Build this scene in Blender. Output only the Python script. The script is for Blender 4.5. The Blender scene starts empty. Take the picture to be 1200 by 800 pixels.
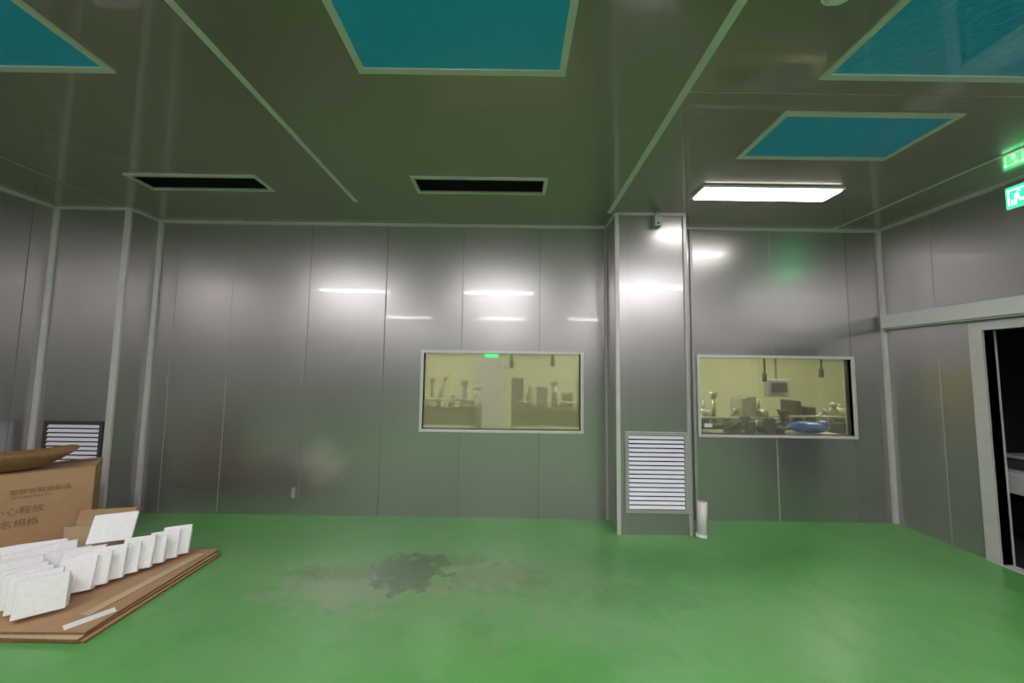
import bpy, bmesh, math, random
from mathutils import Vector, Matrix, Euler
random.seed(7)
scene=bpy.context.scene
try:
    scene.view_settings.view_transform='Standard'
    scene.view_settings.look='None'
except Exception: pass

# ------------------------------------------------------------ materials
def new_mat(name):
    m=bpy.data.materials.new(name); m.use_nodes=True
    nt=m.node_tree; b=nt.nodes['Principled BSDF']
    return m,nt,b
def mat(name,col,rough=.5,metal=0.,coat=0.,coat_r=.05,noise=0.,nscale=8.,bump=0.,bscale=40.,emit=None,es=0.,spec=.5):
    m,nt,b=new_mat(name)
    b.inputs['Roughness'].default_value=rough
    b.inputs['Metallic'].default_value=metal
    b.inputs['Coat Weight'].default_value=coat
    b.inputs['Coat Roughness'].default_value=coat_r
    b.inputs['Specular IOR Level'].default_value=spec
    geo=nt.nodes.new('ShaderNodeNewGeometry')
    n=nt.nodes.new('ShaderNodeTexNoise'); n.inputs['Scale'].default_value=nscale; n.inputs['Detail'].default_value=4
    nt.links.new(geo.outputs['Position'],n.inputs['Vector'])
    r=nt.nodes.new('ShaderNodeValToRGB')
    r.color_ramp.elements[0].position=.3; r.color_ramp.elements[1].position=.7
    k=noise
    r.color_ramp.elements[0].color=(*[c*(1-k) for c in col],1)
    r.color_ramp.elements[1].color=(*[min(1,c*(1+k)) for c in col],1)
    nt.links.new(n.outputs['Fac'],r.inputs['Fac'])
    nt.links.new(r.outputs['Color'],b.inputs['Base Color'])
    if bump>0:
        n2=nt.nodes.new('ShaderNodeTexNoise'); n2.inputs['Scale'].default_value=bscale
        nt.links.new(geo.outputs['Position'],n2.inputs['Vector'])
        bp=nt.nodes.new('ShaderNodeBump'); bp.inputs['Strength'].default_value=bump; bp.inputs['Distance'].default_value=.01
        nt.links.new(n2.outputs['Fac'],bp.inputs['Height'])
        nt.links.new(bp.outputs['Normal'],b.inputs['Normal'])
    if emit:
        b.inputs['Emission Color'].default_value=(*emit,1); b.inputs['Emission Strength'].default_value=es
    return m

def steel_panel(name,col,metal,rough,coat,coat_r,axis='X',pitch=.815,off=.29,var=.06,bump=.2,smudges=()):
    m,nt,b=new_mat(name); L=nt.links.new
    geo=nt.nodes.new('ShaderNodeNewGeometry'); sx=nt.nodes.new('ShaderNodeSeparateXYZ')
    L(geo.outputs['Position'],sx.inputs[0])
    a=nt.nodes.new('ShaderNodeMath'); a.operation='SUBTRACT'; L(sx.outputs[axis],a.inputs[0]); a.inputs[1].default_value=off
    d=nt.nodes.new('ShaderNodeMath'); d.operation='DIVIDE'; L(a.outputs[0],d.inputs[0]); d.inputs[1].default_value=pitch
    fl=nt.nodes.new('ShaderNodeMath'); fl.operation='FLOOR'; L(d.outputs[0],fl.inputs[0])
    wn=nt.nodes.new('ShaderNodeTexWhiteNoise'); wn.noise_dimensions='1D'; L(fl.outputs[0],wn.inputs['W'])
    n=nt.nodes.new('ShaderNodeTexNoise'); n.inputs['Scale'].default_value=.9; n.inputs['Detail'].default_value=1
    L(geo.outputs['Position'],n.inputs['Vector'])
    mx=nt.nodes.new('ShaderNodeMath'); mx.operation='MULTIPLY_ADD'
    L(n.outputs['Fac'],mx.inputs[0]); mx.inputs[1].default_value=.6; L(wn.outputs['Value'],mx.inputs[2])
    mr=nt.nodes.new('ShaderNodeMapRange'); mr.inputs['From Min'].default_value=0; mr.inputs['From Max'].default_value=1.6
    mr.inputs['To Min'].default_value=1-var*1.5; mr.inputs['To Max'].default_value=1+var*1.5
    L(mx.outputs[0],mr.inputs['Value'])
    vm=nt.nodes.new('ShaderNodeVectorMath'); vm.operation='SCALE'; vm.inputs[0].default_value=col; L(mr.outputs[0],vm.inputs['Scale'])
    col_out=vm.outputs[0]
    # dusty hand-wiped smudges on the steel
    met=None
    for (cx,cy,cz,sx_,sz_,k) in smudges:
        sub=nt.nodes.new('ShaderNodeVectorMath'); sub.operation='SUBTRACT'; L(geo.outputs['Position'],sub.inputs[0]); sub.inputs[1].default_value=(cx,cy,cz)
        dv=nt.nodes.new('ShaderNodeVectorMath'); dv.operation='DIVIDE'; L(sub.outputs[0],dv.inputs[0]); dv.inputs[1].default_value=(sx_,1,sz_)
        ln=nt.nodes.new('ShaderNodeVectorMath'); ln.operation='LENGTH'; L(dv.outputs[0],ln.inputs[0])
        nn=nt.nodes.new('ShaderNodeTexNoise'); nn.inputs['Scale'].default_value=6; L(geo.outputs['Position'],nn.inputs['Vector'])
        ma=nt.nodes.new('ShaderNodeMath'); ma.operation='MULTIPLY_ADD'; L(nn.outputs['Fac'],ma.inputs[0]); ma.inputs[1].default_value=1.2; L(ln.outputs['Value'],ma.inputs[2])
        r2=nt.nodes.new('ShaderNodeMapRange'); r2.inputs['From Min'].default_value=1.; r2.inputs['From Max'].default_value=1.9; r2.inputs['To Min'].default_value=k; r2.inputs['To Max'].default_value=0
        L(ma.outputs[0],r2.inputs['Value'])
        x=nt.nodes.new('ShaderNodeMix'); x.data_type='RGBA'; L(r2.outputs[0],x.inputs[0]); L(col_out,x.inputs[6]); x.inputs[7].default_value=(.95,.93,.9,1); col_out=x.outputs[2]
    L(col_out,b.inputs['Base Color'])
    b.inputs['Metallic'].default_value=metal
    b.inputs['Coat Weight'].default_value=coat; b.inputs['Coat Roughness'].default_value=coat_r
    n3=nt.nodes.new('ShaderNodeTexNoise'); n3.inputs['Scale'].default_value=1.5; n3.inputs['Detail'].default_value=1
    L(geo.outputs['Position'],n3.inputs['Vector'])
    rr=nt.nodes.new('ShaderNodeMapRange'); rr.inputs['From Min'].default_value=.1; rr.inputs['From Max'].default_value=.9
    rr.inputs['To Min'].default_value=rough*.92; rr.inputs['To Max'].default_value=rough*1.08
    L(n3.outputs['Fac'],rr.inputs['Value']); L(rr.outputs[0],b.inputs['Roughness'])
    n2=nt.nodes.new('ShaderNodeTexNoise'); n2.inputs['Scale'].default_value=1.0; n2.inputs['Detail'].default_value=0
    L(geo.outputs['Position'],n2.inputs['Vector'])
    bp=nt.nodes.new('ShaderNodeBump'); bp.inputs['Strength'].default_value=bump; bp.inputs['Distance'].default_value=.01
    L(n2.outputs['Fac'],bp.inputs['Height']); L(bp.outputs['Normal'],b.inputs['Normal']); L(bp.outputs['Normal'],b.inputs['Coat Normal'])
    return m

SM=((-1.93,3.88,.5,.26,.2,.28),(-2.3,3.88,.55,.6,.4,.08),(-1.95,3.88,2.1,.5,.5,.10),(-3.2,3.88,1.4,.5,.9,.06))
M_wall=steel_panel('brushed_steel_wall',(.475,.45,.46),.86,.31,.45,.05,bump=.14,smudges=SM)
M_wallside=steel_panel('brushed_steel_wall_side',(.475,.45,.46),.86,.31,.45,.05,axis='Y',off=3.4,bump=.14)
M_ceil=steel_panel('painted_steel_ceiling',(.345,.268,.245),.42,.26,1.,.035,pitch=2.41,off=.94,var=.04,bump=.04)
M_trim=mat('aluminium_trim',(.70,.65,.67),.38,.2,noise=.05)
M_trimd=mat('aluminium_trim_dull',(.49,.45,.465),.4,.25,noise=.05)
M_seam=mat('panel_seam_silicone',(.24,.23,.24),.6)
M_frame=mat('window_frame_aluminium',(.76,.73,.75),.35,.2)
M_white=mat('white_powdercoat',(.78,.73,.765),.4)
M_blade=mat('louver_blade_white',(.90,.88,1.),.35)
M_black=mat('black_void',(.01,.01,.012),.7)
M_darkgrey=mat('dark_grey_plastic',(.06,.06,.065),.5)
M_grey=mat('grey_plastic',(.45,.45,.45),.5)
M_film=mat('blue_protective_film',(.0,.38,.86),.3,coat=.3,coat_r=.12,bump=.15,bscale=5)
M_filmw=mat('blue_protective_film_wrinkled',(.0,.38,.86),.2,coat=1.,coat_r=.03,bump=1.,bscale=24)
M_lamp=mat('lamp_diffuser',(.9,.9,.9),.5,emit=(1.,.97,.965),es=60)
M_lampn=mat('lamp_diffuser_dim',(.9,.9,.9),.5,emit=(1.,.98,.92),es=11)
M_lampb=mat('lamp_diffuser_warm',(.9,.9,.8),.5,emit=(1.,.98,.8),es=50)
M_green=mat('exit_sign_green',(.02,.5,.15),.4,emit=(.03,1.,.25),es=2.2)
M_greenw=mat('exit_sign_white',(.8,.9,.8),.4,emit=(.7,1.,.8),es=2.5)
M_card=mat('corrugated_cardboard',(.44,.27,.145),.8,noise=.08,nscale=6)
M_cardl=mat('cardboard_pale',(.55,.42,.27),.8,noise=.08,nscale=6)
M_cardd=mat('cardboard_edge',(.24,.13,.06),.85,noise=.2,nscale=60)
M_ink=mat('printed_ink',(.22,.13,.065),.8)
M_foam=mat('white_epe_foam',(.95,.93,.96),.7,noise=.04,nscale=50,bump=.1,bscale=120)
M_paper=mat('white_paper',(.85,.85,.83),.7)
M_cream=mat('cream_wall_paint',(.82,.80,.50),.6,noise=.04,nscale=2)
M_creamfloor=mat('grey_green_floor',(.25,.33,.22),.4)
M_mach=mat('machine_dark_metal',(.06,.06,.05),.45,.3,noise=.3,nscale=9)
M_machb=mat('machine_tan_metal',(.36,.31,.19),.5,.2,noise=.4,nscale=7)
M_machg=mat('machine_steel',(.50,.50,.42),.4,.4,noise=.3,nscale=7)
M_blue=mat('blue_plastic_bag',(.03,.12,.5),.3,bump=.5,bscale=20)
M_corr=mat('corridor_wall_dark',(.03,.03,.035),.6)

def floor_mat():
    m,nt,b=new_mat('green_epoxy_floor'); L=nt.links.new
    geo=nt.nodes.new('ShaderNodeNewGeometry')
    def noise(s,d=5,r=.5):
        n=nt.nodes.new('ShaderNodeTexNoise'); n.inputs['Scale'].default_value=s; n.inputs['Detail'].default_value=d; n.inputs['Roughness'].default_value=r
        L(geo.outputs['Position'],n.inputs['Vector']); return n
    def ramp(src,p0,p1,c0=(0,0,0,1),c1=(1,1,1,1)):
        r=nt.nodes.new('ShaderNodeValToRGB'); e=r.color_ramp.elements
        e[0].position=p0; e[1].position=p1; e[0].color=c0; e[1].color=c1
        L(src,r.inputs['Fac']); return r
    def mix(fac,a,bc):
        x=nt.nodes.new('ShaderNodeMix'); x.data_type='RGBA'
        L(fac,x.inputs[0]); L(a,x.inputs[6]); x.inputs[7].default_value=bc
        return x.outputs[2]
    base=ramp(noise(1.2,6).outputs['Fac'],.3,.7,(.098,.33,.080,1),(.135,.42,.112,1))
    def blob(cx,cy,sx,sy,soft,ns=5.,dist=.9):
        sub=nt.nodes.new('ShaderNodeVectorMath'); sub.operation='SUBTRACT'
        L(geo.outputs['Position'],sub.inputs[0]); sub.inputs[1].default_value=(cx,cy,0)
        dv=nt.nodes.new('ShaderNodeVectorMath'); dv.operation='DIVIDE'; L(sub.outputs[0],dv.inputs[0]); dv.inputs[1].default_value=(sx,sy,1)
        ln=nt.nodes.new('ShaderNodeVectorMath'); ln.operation='LENGTH'; L(dv.outputs[0],ln.inputs[0])
        n=noise(ns,6,.6)
        n0=nt.nodes.new('ShaderNodeMath'); n0.operation='SUBTRACT'; L(n.outputs['Fac'],n0.inputs[0]); n0.inputs[1].default_value=.5
        ma=nt.nodes.new('ShaderNodeMath'); ma.operation='MULTIPLY_ADD'; L(n0.outputs[0],ma.inputs[0]); ma.inputs[1].default_value=dist*3.4; L(ln.outputs['Value'],ma.inputs[2])
        mr=nt.nodes.new('ShaderNodeMapRange'); mr.inputs['From Min'].default_value=1-soft; mr.inputs['From Max'].default_value=1+soft
        mr.inputs['To Min'].default_value=1; mr.inputs['To Max'].default_value=0
        L(ma.outputs[0],mr.inputs['Value']); return mr
    def scaled(nd,k):
        ma=nt.nodes.new('ShaderNodeMath'); ma.operation='MULTIPLY'; L(nd.outputs[0],ma.inputs[0]); ma.inputs[1].default_value=k; return ma.outputs[0]
    c=base.outputs['Color']
    for (cx,cy,sx,sy,soft,ns,k,col) in (
        (-.9,2.75,1.05,.52,.5,4.,.45,(.22,.32,.17,1)),
        (.1,2.78,.9,.36,.5,6.,.42,(.21,.30,.17,1)),
        (1.2,3.0,.7,.25,.5,6.,.4,(.06,.20,.06,1)),
        (1.5,2.3,.9,.4,.5,5.,.32,(.25,.42,.23,1)),
        (-1.1,2.66,.5,.24,.25,7.,.45,(.30,.36,.27,1)),
        (-.73,2.86,.24,.22,.24,7.,.6,(.07,.12,.062,1)),
        (-.5,3.02,.36,.09,.3,9.,.4,(.07,.14,.062,1)),
        (-1.25,2.82,.34,.08,.3,9.,.35,(.07,.15,.062,1)),
        (-.1,2.8,.32,.18,.35,9.,.4,(.09,.18,.075,1)),
        (.35,2.3,.35,.14,.4,9.,.35,(.25,.36,.22,1)),
        (.9,2.6,.5,.12,.4,9.,.3,(.08,.2,.07,1)),
        (-1.2,2.0,.5,.2,.4,7.,.25,(.23,.36,.20,1)),
        (-2.,3.3,.9,.2,.5,6.,.25,(.07,.22,.07,1))):
        w=blob(cx,cy,sx,sy,soft,ns); c=mix(scaled(w,k),c,col)
        if cx==-.73: d1=w
    sp=ramp(noise(3.,8,.7).outputs['Fac'],.53,.70)
    c=mix(scaled(sp,.35),c,(.055,.20,.055,1))
    sp2=ramp(noise(5.,9,.75).outputs['Fac'],.56,.68)
    c=mix(scaled(sp2,.2),c,(.26,.44,.22,1))
    L(c,b.inputs['Base Color'])
    rr=nt.nodes.new('ShaderNodeMapRange'); rr.inputs['To Min'].default_value=.3; rr.inputs['To Max'].default_value=.15
    L(d1.outputs[0],rr.inputs['Value'])
    L(rr.outputs[0],b.inputs['Roughness'])
    bp=nt.nodes.new('ShaderNodeBump'); bp.inputs['Strength'].default_value=.12; bp.inputs['Distance'].default_value=.01
    L(noise(4,3).outputs['Fac'],bp.inputs['Height']); L(bp.outputs['Normal'],b.inputs['Normal'])
    return m
M_floor=floor_mat()

def glass_mat(name,rough,haze):
    m=bpy.data.materials.new(name); m.use_nodes=True; nt=m.node_tree; nt.nodes.clear()
    o=nt.nodes.new('ShaderNodeOutputMaterial'); t=nt.nodes.new('ShaderNodeBsdfRefraction'); t.inputs[0].default_value=(.98,.99,.98,1)
    t.inputs['Roughness'].default_value=rough; t.inputs['IOR'].default_value=1.06
    tr=nt.nodes.new('ShaderNodeBsdfTranslucent'); tr.inputs[0].default_value=(.92,.92,.88,1)
    m1=nt.nodes.new('ShaderNodeMixShader'); m1.inputs[0].default_value=haze
    nt.links.new(t.outputs[0],m1.inputs[1]); nt.links.new(tr.outputs[0],m1.inputs[2])
    g=nt.nodes.new('ShaderNodeBsdfGlossy'); g.inputs['Roughness'].default_value=.02
    mx=nt.nodes.new('ShaderNodeMixShader'); mx.inputs[0].default_value=.05
    nt.links.new(m1.outputs[0],mx.inputs[1]); nt.links.new(g.outputs[0],mx.inputs[2]); nt.links.new(mx.outputs[0],o.inputs[0])
    return m
M_glass=[glass_mat('hazy_window_glass',.3,.16),glass_mat('window_glass',.15,.08)]

# ------------------------------------------------------------ mesh builder
class B:
    def __init__(s,name): s.name=name; s.bm=bmesh.new(); s.mats=[]
    def mi(s,m):
        if m not in s.mats: s.mats.append(m)
        return s.mats.index(m)
    def box(s,a,b,m,M=None,bev=0):
        lo=[min(a[i],b[i]) for i in range(3)]; hi=[max(a[i],b[i]) for i in range(3)]
        vs=[s.bm.verts.new((x,y,z)) for x in (lo[0],hi[0]) for y in (lo[1],hi[1]) for z in (lo[2],hi[2])]
        idx=[(0,1,3,2),(4,6,7,5),(0,4,5,1),(2,3,7,6),(0,2,6,4),(1,5,7,3)]
        fs=[s.bm.faces.new([vs[i] for i in f]) for f in idx]
        k=s.mi(m)
        for f in fs: f.material_index=k
        if bev>0:
            es=list({e for f in fs for e in f.edges})
            r=bmesh.ops.bevel(s.bm,geom=es,offset=bev,segments=2,affect='EDGES',profile=.5)
            vs=list({v for f in r['faces'] for v in f.verts}|{v for v in vs if v.is_valid})
            for f in r['faces']: f.material_index=k
        if M is not None: bmesh.ops.transform(s.bm,matrix=M,verts=[v for v in vs if v.is_valid])
        return s
    def cyl(s,p0,p1,r,m,r2=None,seg=20):
        p0=Vector(p0);p1=Vector(p1);d=p1-p0
        M=Matrix.Translation((p0+p1)/2)@d.to_track_quat('Z','Y').to_matrix().to_4x4()
        r_=bmesh.ops.create_cone(s.bm,cap_ends=True,segments=seg,radius1=r,radius2=r if r2 is None else r2,depth=d.length,matrix=M)
        k=s.mi(m)
        for f in {f for v in r_['verts'] for f in v.link_faces}: f.material_index=k; f.smooth=len(f.verts)==4
        return s
    def sph(s,c,r,m,sc=(1,1,1)):
        M=Matrix.Translation(c)@Matrix.Diagonal((*sc,1))
        r_=bmesh.ops.create_uvsphere(s.bm,u_segments=20,v_segments=12,radius=r,matrix=M)
        k=s.mi(m)
        for f in {f for v in r_['verts'] for f in v.link_faces}: f.material_index=k; f.smooth=True
        return s
    def poly(s,pts,m,thick=None):
        vs=[s.bm.verts.new(p) for p in pts]; f=s.bm.faces.new(vs); f.material_index=s.mi(m); 
        return s
    def done(s,parent=None,recalc=True):
        if recalc: bmesh.ops.recalc_face_normals(s.bm,faces=s.bm.faces)
        me=bpy.data.meshes.new(s.name); s.bm.to_mesh(me); s.bm.free()
        for m in s.mats: me.materials.append(m)
        o=bpy.data.objects.new(s.name,me); scene.collection.objects.link(o)
        if parent: o.parent=parent
        return o

def holed(name,ax,lo,hi,br_a,br_b,holes,m):
    b=B(name)
    A=sorted(set(br_a)|{h[0] for h in holes}|{h[1] for h in holes}); Bb=sorted(set(br_b)|{h[2] for h in holes}|{h[3] for h in holes})
    def inh(i,j):
        ca=(A[i]+A[i+1])/2; cb=(Bb[j]+Bb[j+1])/2
        return any(h[0]<ca<h[1] and h[2]<cb<h[3] for h in holes)
    for i in range(len(A)-1):
        j=0
        while j<len(Bb)-1:
            if inh(i,j): j+=1; continue
            k=j
            while k+1<len(Bb)-1 and not inh(i,k+1): k+=1
            a0,a1,b0,b1=A[i],A[i+1],Bb[j],Bb[k+1]
            if ax=='y': b.box((a0,lo,b0),(a1,hi,b1),m)
            if ax=='x': b.box((lo,a0,b0),(hi,a1,b1),m)
            if ax=='z': b.box((a0,b0,lo),(a1,b1,hi),m)
            j=k+1
    return b.done()

D=3.88; H=3.05; XL=-4.55; XR=3.93; YB=-5.0
W1=(-.92,.72,.88,1.665); W2=(1.965,3.555,.865,1.655)
# ------------------------------------------------------------ shell
B('floor').box((XL-.1,YB-.1,-.1),(XR+.08,D+.08,0),M_floor).done()
holed('wall_back','y',D,D+.08,[XL-.1,XR+.08],[0,H],[W1,W2],M_wall)
B('wall_left').box((XL-.1,YB,0),(XL,D,H),M_wallside).done()
DOOR=(1.75,3.06,0,1.88)
holed('wall_right','x',XR,XR+.08,[YB,D],[0,H],[DOOR],M_wallside)
B('wall_front').box((XL-.1,YB-.1,0),(XR+.08,YB,H),M_wall).done()
S1=(-3.155,-2.135,2.925,3.125); S2=(-.815,.245,2.905,3.12)
holed('ceiling','z',H,H+.06,[XL-.1,XR+.08],[YB-.1,D+.08],[S1,S2],M_ceil)
B('wall_column_left').box((XL,3.57,0),(-3.8,D,H),M_wall).done()
B('wall_column_right').box((1.0,3.53,0),(1.68,D,H),M_wall).done()

# trims
t=B('trim_ceiling_edges')
t.box((-3.8,D-.025,H-.03),(1.0,D,H),M_trim).box((1.68,D-.025,H-.03),(XR,D,H),M_trim)
t.box((XR-.025,YB,H-.03),(XR,D,H),M_trim).box((XL,YB,H-.03),(XL+.025,3.57,H),M_trim)
t.box((XL,3.55,H-.025),(-3.8,3.57,H),M_trim).box((-3.8,3.57,H-.025),(-3.78,D,H),M_trim)
t.box((1.0,3.51,H-.025),(1.68,3.53,H),M_trim).box((.98,3.53,H-.025),(1.0,D,H),M_trim)
t.done()
def vtrim(n,x0,x1,y0,y1,m=M_trim,z1=H):
    B(n).box((x0,y0,0),(x1,y1,z1),m,bev=.004).done()
vtrim('trim_1',-3.8,-3.755,D-.03,D,M_trim)
vtrim('trim_2',-3.85,-3.79,3.555,3.58,M_trim)
vtrim('trim_3',XL,XL+.05,3.545,3.57,M_trim)
vtrim('trim_4',.99,1.03,3.515,3.54)
vtrim('trim_5',1.655,1.69,3.515,3.54,M_trimd)
vtrim('trim_6',1.885,1.915,D-.02,D,M_trimd)
vtrim('trim_7',XR-.04,XR,D-.035,D)
vtrim('trim_8',.975,1.0,D-.03,D,M_trimd)
s=B('trim_wall_seams')
def seamx(x,segs,m=M_seam,w=.004):
    for z0,z1 in segs: s.box((x-w,D-.0015,z0),(x+w,D,z1),m)
seamx(-3.58,[(0,H)],M_trimd,.003); seamx(-2.98,[(0,H)],M_trimd,.003); seamx(-2.16,[(0,H)],M_seam,.003); seamx(-1.345,[(0,H)],M_seam,.005)
seamx(-.53,[(0,.85),(1.7,H)],M_seam,.003); seamx(.29,[(0,.85),(1.7,H)],M_seam,.003)
seamx(2.75,[(0,.83),(1.69,H)],M_trimd,.006); seamx(3.565,[(0,.83),(1.69,H)],M_seam,.003)
for y in (3.4,2.4,1.6,.8,0,-.8,-1.6,-2.4,-3.2,-4): 
    s.box((XR-.0015,y-.004,0 if y>3.1 or y<1.7 else 2.2),(XR,y+.004,H),M_trimd)
    s.box((XL,y-.003,0),(XL+.0015,y+.003,H),M_seam)
s.done()
b=B('trim_tape_scraps')
for x,z,w_,h_ in ((-2.19,1.5,.012,.06),(-2.2,1.38,.01,.03),(-2.21,.22,.018,.05),(-1.36,1.45,.01,.07),(-3.6,1.33,.01,.04)):
    b.box((x-w_,D-.002,z-h_),(x+w_,D,z+h_),M_trimd,bev=.0008)
b.done()
c=B('trim_ceiling_seams')
for x,y0,y1,w,m in ((-3.88,YB,3.57,.006,M_trimd),(-1.48,YB,3.36,.018,M_trim),(.94,YB,3.53,.022,M_trim),(3.44,YB,D-.03,.012,M_trim)):
    c.box((x-w,y0,H-.004),(x+w,y1,H),m)
c.box((.96,1.935,H-.002),(3.43,1.941,H),M_trimd)
c.done()

# windows
for i,(x0,x1,z0,z1) in enumerate((W1,W2)):
    w=B('window_%d'%(i+1)); e=.03; yf=D-.015; yb=D+.09
    for a,b_ in (((x0-e,yf,z0-e),(x1+e,yb,z0)),((x0-e,yf,z1),(x1+e,yb,z1+e)),((x0-e,yf,z0),(x0,yb,z1)),((x1,yf,z0),(x1+e,yb,z1))):
        w.box(a,b_,M_frame)
    w.box((x0,D+.03,z0),(x1,D+.034,z1),M_glass[i])
    w.done()

def ceil_panel(name,x0,x1,y0,y1,film,fr=.035):
    b=B(name); z=H-.012
    for a,c_ in (((x0,y0,z),(x1,y0+fr,H)),((x0,y1-fr,z),(x1,y1,H)),((x0,y0+fr,z),(x0+fr,y1-fr,H)),((x1-fr,y0+fr,z),(x1,y1-fr,H))): b.box(a,c_,M_trim)
    b.box((x0+fr,y0+fr,H-.005),(x1-fr,y1-fr,H),film); return b.done()
ceil_panel('ceiling_filter_panel',-.82,.26,.75,1.83,M_film)
ceil_panel('ceiling_filter_panel',-3.2,-2.12,.75,1.85,M_film)
ceil_panel('ceiling_filter_panel',1.59,2.68,.75,1.83,M_filmw)
ceil_panel('ceiling_filter_panel',1.6,2.67,2.075,2.56,M_film)
for x in (-.82,-3.2,1.59): ceil_panel('ceiling_filter_panel',x,x+1.08,-2.4,-1.32,M_film)

for x0,x1,y0,y1 in (S1,S2):
    b=B('ceiling_air_vent'); f=.03; z=H-.014
    for a,c_ in (((x0-f,y0-f,z),(x1+f,y0,H)),((x0-f,y1,z),(x1+f,y1+f,H)),((x0-f,y0,z),(x0,y1,H)),((x1,y0,z),(x1+f,y1,H))): b.box(a,c_,M_trim)
    b.box((x0,y0,H+.15),(x1,y1,H+.17),M_black)
    for a,c_ in (((x0-.01,y0-.01,H+.061),(x0,y1+.01,H+.17)),((x1,y0-.01,H+.061),(x1+.01,y1+.01,H+.17)),((x0,y0-.01,H+.061),(x1,y0,H+.17)),((x0,y1,H+.061),(x1,y1+.01,H+.17)),
                 ((x0,y0,H),(x0+.003,y1,H+.07)),((x1-.003,y0,H),(x1,y1,H+.07)),((x0,y0,H),(x1,y0+.003,H+.07)),((x0,y1-.003,H),(x1,y1,H+.07))): b.box(a,c_,M_black)
    for k in range(1,4):
        y=y0+(y1-y0)*k/4; b.box((x0,y-.004,H+.03),(x1,y+.004,H+.06),M_black)
    b.done()

def lamp(x0,x1,y0,y1,m):
    b=B('ceiling_light_fixture')
    b.box((x0,y0,H-.02),(x1,y1,H),M_white,bev=.003)
    b.box((x0+.02,y0+.02,H-.032),(x1-.02,y1-.02,H-.021),m)
    b.done()
lamp(1.57,2.75,2.95,3.18,M_lampn)
for y in (.45,-3.3):
    for x in (-3.15,-.28,2.4): lamp(x-.7,x+.7,y-.11,y+.11,M_lamp)
B('smoke_detector').cyl((1.3,1.36,H-.02),(1.3,1.36,H),.07,M_white).cyl((1.3,1.36,H-.045),(1.3,1.36,H-.02),.045,M_white,r2=.06).done()

def louver(name,x0,x1,z0,z1,yf,fm=M_trimd):
    b=B(name); f=.03; y=yf-.022
    for a,c_ in (((x0,y,z0),(x1,yf,z0+f)),((x0,y,z1-f),(x1,yf,z1)),((x0,y,z0+f),(x0+f,yf,z1-f)),((x1-f,y,z0+f),(x1,yf,z1-f))): b.box(a,c_,fm)
    b.box((x0+f,yf-.002,z0+f),(x1-f,yf,z1-f),M_black)
    n=17; h=(z1-z0-2*f)/n
    for k in range(n):
        zc=z0+f+h*(k+.5)
        M=Matrix.Translation(((x0+x1)/2,yf-.012,zc))@Matrix.Rotation(math.radians(-32),4,'X')
        b.box((-(x1-x0)/2+f+.004,-.0015,-h*.36),((x1-x0)/2-f-.004,.0015,h*.36),M_blade,M)
    return b.done()
louver('wall_louver_vent',1.07,1.655,.2,.935,3.53)
louver('wall_louver_vent',-4.42,-3.86,.2,.96,3.57,M_darkgrey)

b=B('door_sensor_box'); b.box((1.36,3.46,2.9),(1.43,3.53,3.02),M_grey,bev=.006); b.cyl((1.395,3.5,3.02),(1.395,3.5,H),.012,M_grey); b.sph((1.395,3.465,2.93),.012,M_darkgrey); b.done()
b=B('white_pipe_roll'); b.cyl((1.76,3.5,0),(1.775,3.51,.31),.042,M_white); b.cyl((1.755,3.5,0),(1.756,3.5,.03),.052,M_white); b.cyl((1.775,3.51,.31),(1.7755,3.5103,.316),.03,M_grey); b.done()

b=B('exit_sign'); y0,y1=2.42,2.83; z0,z1=2.8,2.985
b.box((XR-.04,y0,z0),(XR,y1,z1),M_white,bev=.004); b.box((XR-.044,y0+.01,z0+.01),(XR-.04,y1-.01,z1-.01),M_green)
xx=XR-.046
b.box((xx,2.70,z0+.03),(xx+.002,2.71,z1-.03),M_greenw); b.box((xx,2.80,z0+.03),(xx+.002,2.81,z1-.03),M_greenw); b.box((xx,2.70,z1-.04),(xx+.002,2.81,z1-.03),M_greenw)
b.box((xx,2.745,z0+.07),(xx+.002,2.77,z0+.115),M_greenw)
b.box((xx,2.735,z0+.125),(xx+.002,2.755,z0+.143),M_greenw)
b.box((xx,2.76,z0+.03),(xx+.002,2.79,z0+.07),M_greenw); b.box((xx,2.72,z0+.05),(xx+.002,2.745,z0+.07),M_greenw)
b.box((xx,2.52,z0+.08),(xx+.002,2.64,z0+.1),M_greenw)
b.poly([(xx,2.52,z0+.05),(xx,2.52,z0+.13),(xx,2.46,z0+.09)],M_greenw)
b.done()

b=B('trim_sliding_door_rail'); b.box((XR-.075,.4,1.98),(XR,D-.04,2.115),M_white,bev=.006); b.box((XR-.06,.41,1.965),(XR-.015,D-.05,1.98),M_grey); b.done()
b=B('door_frame'); y0,y1,_,z1=DOOR
b.box((XR-.02,y1,0),(XR+.1,y1+.09,z1+.07),M_trim); b.box((XR-.02,y0-.09,0),(XR+.1,y0,z1+.07),M_trim); b.box((XR-.02,y0,z1),(XR+.1,y1,z1+.07),M_trim)
b.box((XR-.02,y0,0),(XR+.08,y1,.006),M_frame)
b.done()
b=B('wall_corridor'); b.box((XR+.08,3.75,-.0),(7,3.83,2.6),M_corr); b.box((7,0,0),(7.1,3.83,2.6),M_corr); b.box((XR+.08,-.1,0),(7,0,2.6),M_corr); b.done()
B('ceiling_corridor').box((XR+.08,-.1,2.6),(7.1,3.83,2.7),M_corr).done()
B('floor_corridor').box((XR+.08,-.1,-.1),(7.1,3.83,0),M_corr).done()
b=B('white_work_table'); 
b.box((4.3,2.7,.5),(5.3,3.6,.68),M_white,bev=.01)
for x in (4.36,5.25):
    for y in (2.75,3.55): b.cyl((x,y,0),(x,y,.5),.02,M_grey)
b.done()
b=B('dark_storage_crate'); b.box((4.45,3.0,.682),(4.75,3.4,.78),M_darkgrey,bev=.02); b.box((4.43,2.98,.78),(4.77,3.42,.81),M_grey,bev=.01); b.done()

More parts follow.
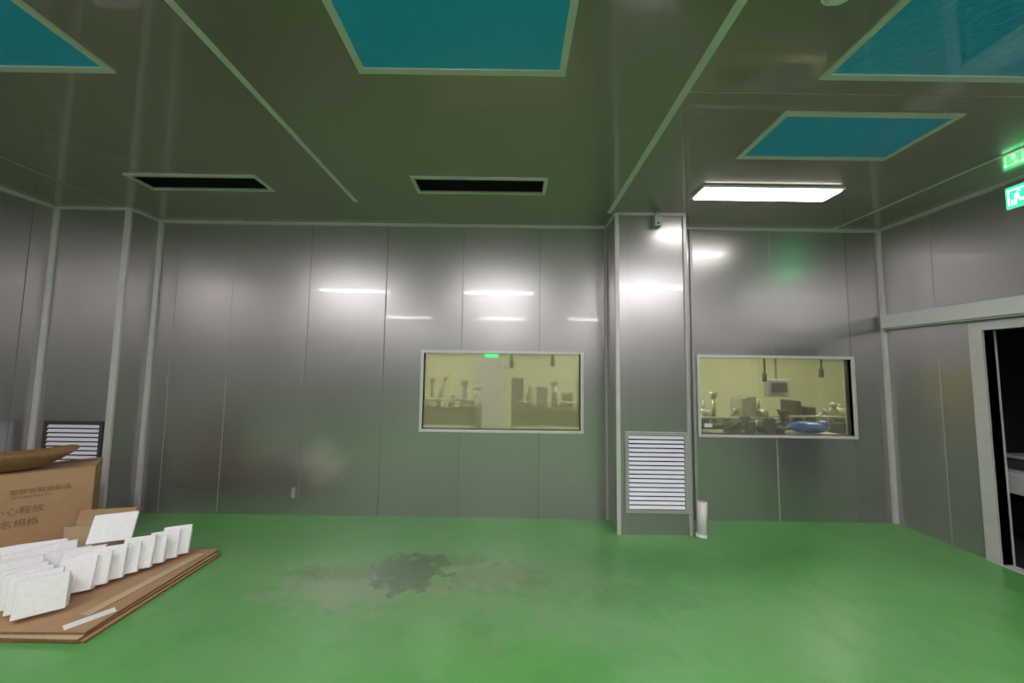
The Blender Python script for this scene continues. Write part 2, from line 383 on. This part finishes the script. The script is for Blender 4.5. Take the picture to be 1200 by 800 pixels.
# ------------------------------------------------------------ room behind windows
Y0=D+.08;Y1=8.0
B('floor_back_room').box((-4,Y0,-.1),(9,Y1,0),M_creamfloor).done()
B('ceiling_back_room').box((-4,Y0,2.8),(9,Y1+.1,2.9),M_cream).done()
B('wall_back_room_rear').box((-4,Y1,0),(9,Y1+.1,2.8),M_cream).done()
B('wall_back_room_left').box((-4.1,Y0,0),(-4,Y1,2.8),M_cream).done()
B('wall_back_room_right').box((9,Y0,0),(9.1,Y1,2.8),M_cream).done()
B('wall_back_room_near').box((XR+.1,Y0-.02,0),(9,Y0,2.8),M_cream).done()
for x in (-1.5,1.8,5.): 
    b=B('back_room_light_fixture'); b.box((x-.6,5.6,2.74),(x+.6,5.85,2.79),M_white); b.box((x-.58,5.62,2.73),(x+.58,5.83,2.74),M_lampb); b.done()
b=B('door_back_room'); b.box((-.75,7.93,0),(-.15,7.99,1.75),M_white); b.box((-.68,7.91,.1),(-.22,7.93,1.68),M_frame); b.cyl((-.27,7.9,.9),(-.27,7.9,1.05),.015,M_grey); b.done()
b=B('exit_sign'); b.box((-.58,7.93,1.76),(-.28,7.995,1.86),M_white); b.box((-.57,7.925,1.77),(-.29,7.93,1.85),M_green); b.done()
def machine(name,x,y,w,d,h,m,m2,seed):
    random.seed(seed); b=B(name)
    for lx in (x+.03,x+w-.03):
        for ly in (y+.03,y+d-.03): b.box((lx-.03,ly-.03,0),(lx+.03,ly+.03,h*.5),m2)
    b.box((x,y,h*.45),(x+w,y+d,h*.64),m,bev=.02)
    n=7
    for k in range(n):
        cx=x+w*(k+.5)/n; ww=w/n*random.uniform(.25,.5); hh=h*random.uniform(.74,.98)
        t=random.random(); mm=random.choice((m,m2,M_machg)); yy=y+random.uniform(.1,.3)
        if t<.3: b.box((cx-ww,yy,h*.64),(cx+ww,yy+.3,hh),mm,bev=.015)
        elif t<.55:
            b.cyl((cx,yy+.1,h*.64),(cx,yy+.1,hh-.1),ww*.5,mm); b.cyl((cx,yy+.1,hh-.1),(cx,yy+.1,hh),ww*.5,mm,r2=ww*1.2)
        elif t<.8:
            b.cyl((cx-ww,yy,h*.64),(cx+ww,yy,hh),.025,mm,seg=10); b.sph((cx+ww,yy,hh),.045,mm); b.box((cx-ww-.04,yy-.05,h*.64),(cx-ww+.04,yy+.05,h*.7),mm,bev=.01)
        else:
            b.cyl((cx-ww,yy+.1,h*.72),(cx+ww,yy+.1,h*.72),.09,mm); b.cyl((cx,yy+.1,h*.72),(cx,yy+.1,hh),.02,mm)
        b.cyl((cx,y+.05,h*.64),(cx,y+.05,h*.72),.02,m2)
    b.cyl((x+.05,y+.02,h*.71),(x+w-.05,y+.02,h*.71),.016,M_machg)
    return b.done()
machine('production_machine',-1.7,5.6,1.2,.8,1.46,M_machb,M_machg,1)
machine('production_machine',.0,5.7,1.4,.8,1.42,M_machb,M_machg,2)
machine('production_machine',2.5,5.1,1.2,.8,1.24,M_mach,M_machg,3)
machine('production_machine',3.8,5.15,1.3,.8,1.28,M_mach,M_machb,4)
machine('production_machine',5.3,5.6,1.2,.8,1.2,M_mach,M_machg,5)
for i,(x,y,z) in enumerate(((0.0,5.6,1.52),(.62,5.6,1.55),(3.55,5.2,1.38),(4.35,5.2,1.45),(5.6,6.2,1.5))):
    b=B('hanging_power_cable'); b.cyl((x,y,z+.1),(x+.01,y,2.8),.012,M_black,seg=8); b.cyl((x-.005,y,z),(x,y,z+.12),.028,M_black,seg=12); b.done()
b=B('hanging_control_box'); b.box((4.15,6.0,1.12),(4.5,6.12,1.4),M_grey,bev=.01); b.cyl((4.32,6.06,1.4),(4.32,6.06,2.8),.015,M_machg); b.box((4.2,5.99,1.2),(4.45,6.0,1.35),M_darkgrey); b.done()
b=B('work_bench'); b.box((2.4,4.15,.75),(3.9,4.7,.79),M_machg); 
for x in (2.45,3.85):
    for y in (4.2,4.65): b.box((x-.02,y-.02,0),(x+.02,y+.02,.75),M_machg)
b.done()
b=B('blue_plastic_bag'); b.sph((3.53,4.45,.866),.15,M_blue,(1.6,.9,.46)); b.sph((3.68,4.42,.91),.07,M_blue,(1,1,.6)); b.sph((3.42,4.42,.9),.06,M_blue,(1.2,1,.6)); b.done()
b=B('tool_pile'); 
random.seed(11)
for k in range(22):
    x=2.46+random.random()*.74; y=4.3+random.random()*.3; h=random.uniform(.05,.2)
    t=k%4
    if t==0: b.box((x-.04,y-.04,.795),(x+.05,y+.03,.795+h),random.choice((M_mach,M_darkgrey)),bev=.012)
    elif t==1: b.cyl((x,y,.797),(x+.01,y,.797+h),.03,random.choice((M_mach,M_machg)))
    elif t==2: b.sph((x,y,.848),.05,M_mach)
    else: b.cyl((x-.08,y,.83),(x+.1,y+.03,.83+h*.5),.018,M_darkgrey)
b.done()
B('window_label_card').box((2.02,D+.026,.93),(2.1,D+.03,.97),M_paper).done()

# ------------------------------------------------------------ cardboard on floor
b=B('cardboard_sheet_stack')
for k,(rz,dx,dy,m) in enumerate(((.4,0,0,M_card),(-.8,-.02,.01,M_cardl),(.6,-.03,.02,M_card))):
    M=Matrix.Translation((-3.28+dx,2.57+dy,.014*k))@Matrix.Rotation(math.radians(rz),4,'Z')
    b.box((-1.0,-.47,0),(1.0,.47,.0125),M_cardd,M); b.box((-.998,-.468,.0125),(.998,.468,.0138),m,M)
b.done()
ZT=.042
B('paper_label').box((-.1,-.03,0),(.1,.03,.002),M_paper,Matrix.Translation((-2.40,2.24,ZT+.001))@Matrix.Rotation(math.radians(55),4,'Z')).done()
B('cardboard_strip').box((-.36,-.03,0),(.36,.03,.006),M_cardl,Matrix.Translation((-2.42,2.62,ZT+.001))@Matrix.Rotation(math.radians(84),4,'Z')).done()

car=bpy.data.objects.new('cardboard_carton',None); scene.collection.objects.link(car)
a=math.radians(42); CM=Matrix.Translation((-3.32,3.03,ZT))@Matrix.Rotation(a,4,'Z')
w,d,h,tk=.78,.38,.64,.007
b=B('carton_body')
b.box((-w,0,0),(0,tk,h),M_card,CM); b.box((-w,d-tk,0),(0,d,h),M_card,CM); b.box((-w,tk,0),(-w+tk,d-tk,h),M_card,CM); b.box((-tk,tk,0),(0,d-tk,h),M_card,CM); b.box((-w,0,0),(0,d,tk),M_card,CM)
b.box((-w,0,h),(0,d/2-.002,h+.006),M_card,CM); b.box((-w,d/2+.002,h),(0,d,h+.006),M_card,CM)
b.done(car)
b=B('packing_tape'); b.box((-w-.001,d/2-.03,h+.0065),(.001,d/2+.03,h+.0075),M_cardl,CM); b.box((.0005,d/2-.03,h-.07),(.0015,d/2+.03,h+.0075),M_cardl,CM); b.done(car)
for txt,sz,x,z in (('塑膠包裝箱製品',.042,-.41,.50),('PACKING BOX CO.',.022,-.40,.468),('小心輕放',.06,-.48,.36),('品名規格',.06,-.50,.27)):
    cu=bpy.data.curves.new('carton_text','FONT'); cu.body=txt; cu.size=sz; cu.extrude=.0004
    cu.materials.append(M_ink)
    o=bpy.data.objects.new('carton_print',cu); scene.collection.objects.link(o)
    o.matrix_world=CM@Matrix.Translation((x,-.0015,z))@Matrix.Rotation(math.radians(90),4,'X'); o.parent=car
b=B('curled_cardboard_tray'); k=b.mi(M_cardd)
TM=Matrix.Translation((-3.74,2.82,ZT+h+.012))@Matrix.Rotation(math.radians(40),4,'Z')
rows=[]; NR=8; NS=28
for i in range(NR+1):
    rr=i/NR; row=[]
    for j in range(NS):
        an=2*math.pi*j/NS
        x=math.copysign(abs(math.cos(an))**.8,math.cos(an))*rr*.34; y=math.copysign(abs(math.sin(an))**.8,math.sin(an))*rr*.17
        z=.135*(rr**2.2)+.012*math.sin(3*an)*rr
        row.append(b.bm.verts.new(TM@Vector((x,y,max(0,z)))) if i or j==0 else None)
    rows.append(row)
for j in range(NS):
    f=b.bm.faces.new([rows[0][0],rows[1][j],rows[1][(j+1)%NS]]); f.material_index=k; f.smooth=True
for i in range(1,NR):
    for j in range(NS):
        f=b.bm.faces.new([rows[i][j],rows[i+1][j],rows[i+1][(j+1)%NS],rows[i][(j+1)%NS]]); f.material_index=k; f.smooth=True
o=b.done(); sm=o.modifiers.new('thickness','SOLIDIFY'); sm.thickness=.006; sm.offset=1

def flap(org,size,rot,m=M_card):
    M=CM@Matrix.Translation(org)@rot; b.box((0,0,0),size,m,M)
b=B('small_cardboard_box'); CM=Matrix.Translation((-2.92,2.9,ZT))@Matrix.Rotation(math.radians(14),4,'Z')
w,d,h=.36,.1,.26
b.box((-w,0,0),(0,tk,h),M_cardl,CM); b.box((-w,d-tk,0),(0,d,h),M_cardl,CM); b.box((-w,tk,0),(-w+tk,d-tk,h),M_cardl,CM); b.box((-tk,tk,0),(0,d-tk,h),M_cardl,CM); b.box((-w,0,0),(0,d,tk),M_card,CM)
flap((-w,d,h),(w,.005,.08),Matrix.Rotation(math.radians(-20),4,'X'))
flap((-.005,0,h),(.005,d,.09),Matrix.Rotation(math.radians(40),4,'Y'))
b.done()

def foam_piece(b,pos,rz,tilt,w=.2,h=.19,t=.028,fl=.06):
    M=Matrix.Translation(pos)@Matrix.Rotation(rz,4,'Z')@Matrix.Rotation(tilt,4,'X')
    b.box((-w/2,0,0),(w/2,t,h),M_foam,M,bev=.004)
    if fl>0:
        b.box((-w/2,t,0),(-w/2+t,t+fl,h*.82),M_foam,M,bev=.004)
        b.box((w/2-t,t,0),(w/2,t+fl,h*.82),M_foam,M,bev=.004)
b=B('foam_packing_pieces')
random.seed(21)
for k in range(8):
    p=Vector((-2.68,2.22,ZT+.03))+Vector((-.92,.42,0))*(.1*k)
    foam_piece(b,p,math.radians(44+random.uniform(-9,9)),math.radians(-4-random.uniform(0,12)),w=.2+random.uniform(-.01,.01),h=.185+random.uniform(-.01,.03),fl=.05)
for k in range(4):
    p=Vector((-2.84,2.56,ZT+.03))+Vector((-.9,.1,0))*(.12*k)
    foam_piece(b,p,math.radians(34+random.uniform(-12,12)),math.radians(-6-random.uniform(0,12)),w=.2,h=.19+random.uniform(-.01,.03),fl=.04)
for k in range(8):
    p=Vector((-2.73,2.42,ZT+.03))+Vector((.20,.48,0))*(k/7)
    foam_piece(b,p,math.radians(26+random.uniform(-7,7)),math.radians(-14-random.uniform(0,10)),w=.17,h=.19+random.uniform(-.01,.02),t=.02,fl=.02 if k else .05)
b.done()
b=B('foam_sheet'); M=Matrix.Translation((-2.85,2.73,ZT+.2))@Matrix.Rotation(math.radians(25),4,'Z')@Matrix.Rotation(math.radians(-28),4,'X'); b.box((-.12,0,0),(.12,.02,.19),M_foam,M,bev=.004); b.done()

# ------------------------------------------------------------ world & camera
wd=bpy.data.worlds.new('world'); scene.world=wd; wd.use_nodes=True
wd.node_tree.nodes['Background'].inputs[0].default_value=(.02,.02,.02,1)
cam=bpy.data.cameras.new('camera'); co=bpy.data.objects.new('camera',cam); scene.collection.objects.link(co)
th=math.radians(4.36); r=math.radians(.78)
R0=Vector((1,0,0)); U0=Vector((0,-math.sin(th),math.cos(th))); F=Vector((0,math.cos(th),math.sin(th)))
R=math.cos(r)*R0+math.sin(r)*U0; U=-math.sin(r)*R0+math.cos(r)*U0
M=Matrix.Identity(4)
for i in range(3): M[i][0]=R[i]; M[i][1]=U[i]; M[i][2]=-F[i]
M[0][3]=0;M[1][3]=0;M[2][3]=1.5
co.matrix_world=M; cam.sensor_width=36; cam.lens=12.99; cam.clip_start=.05
scene.camera=co
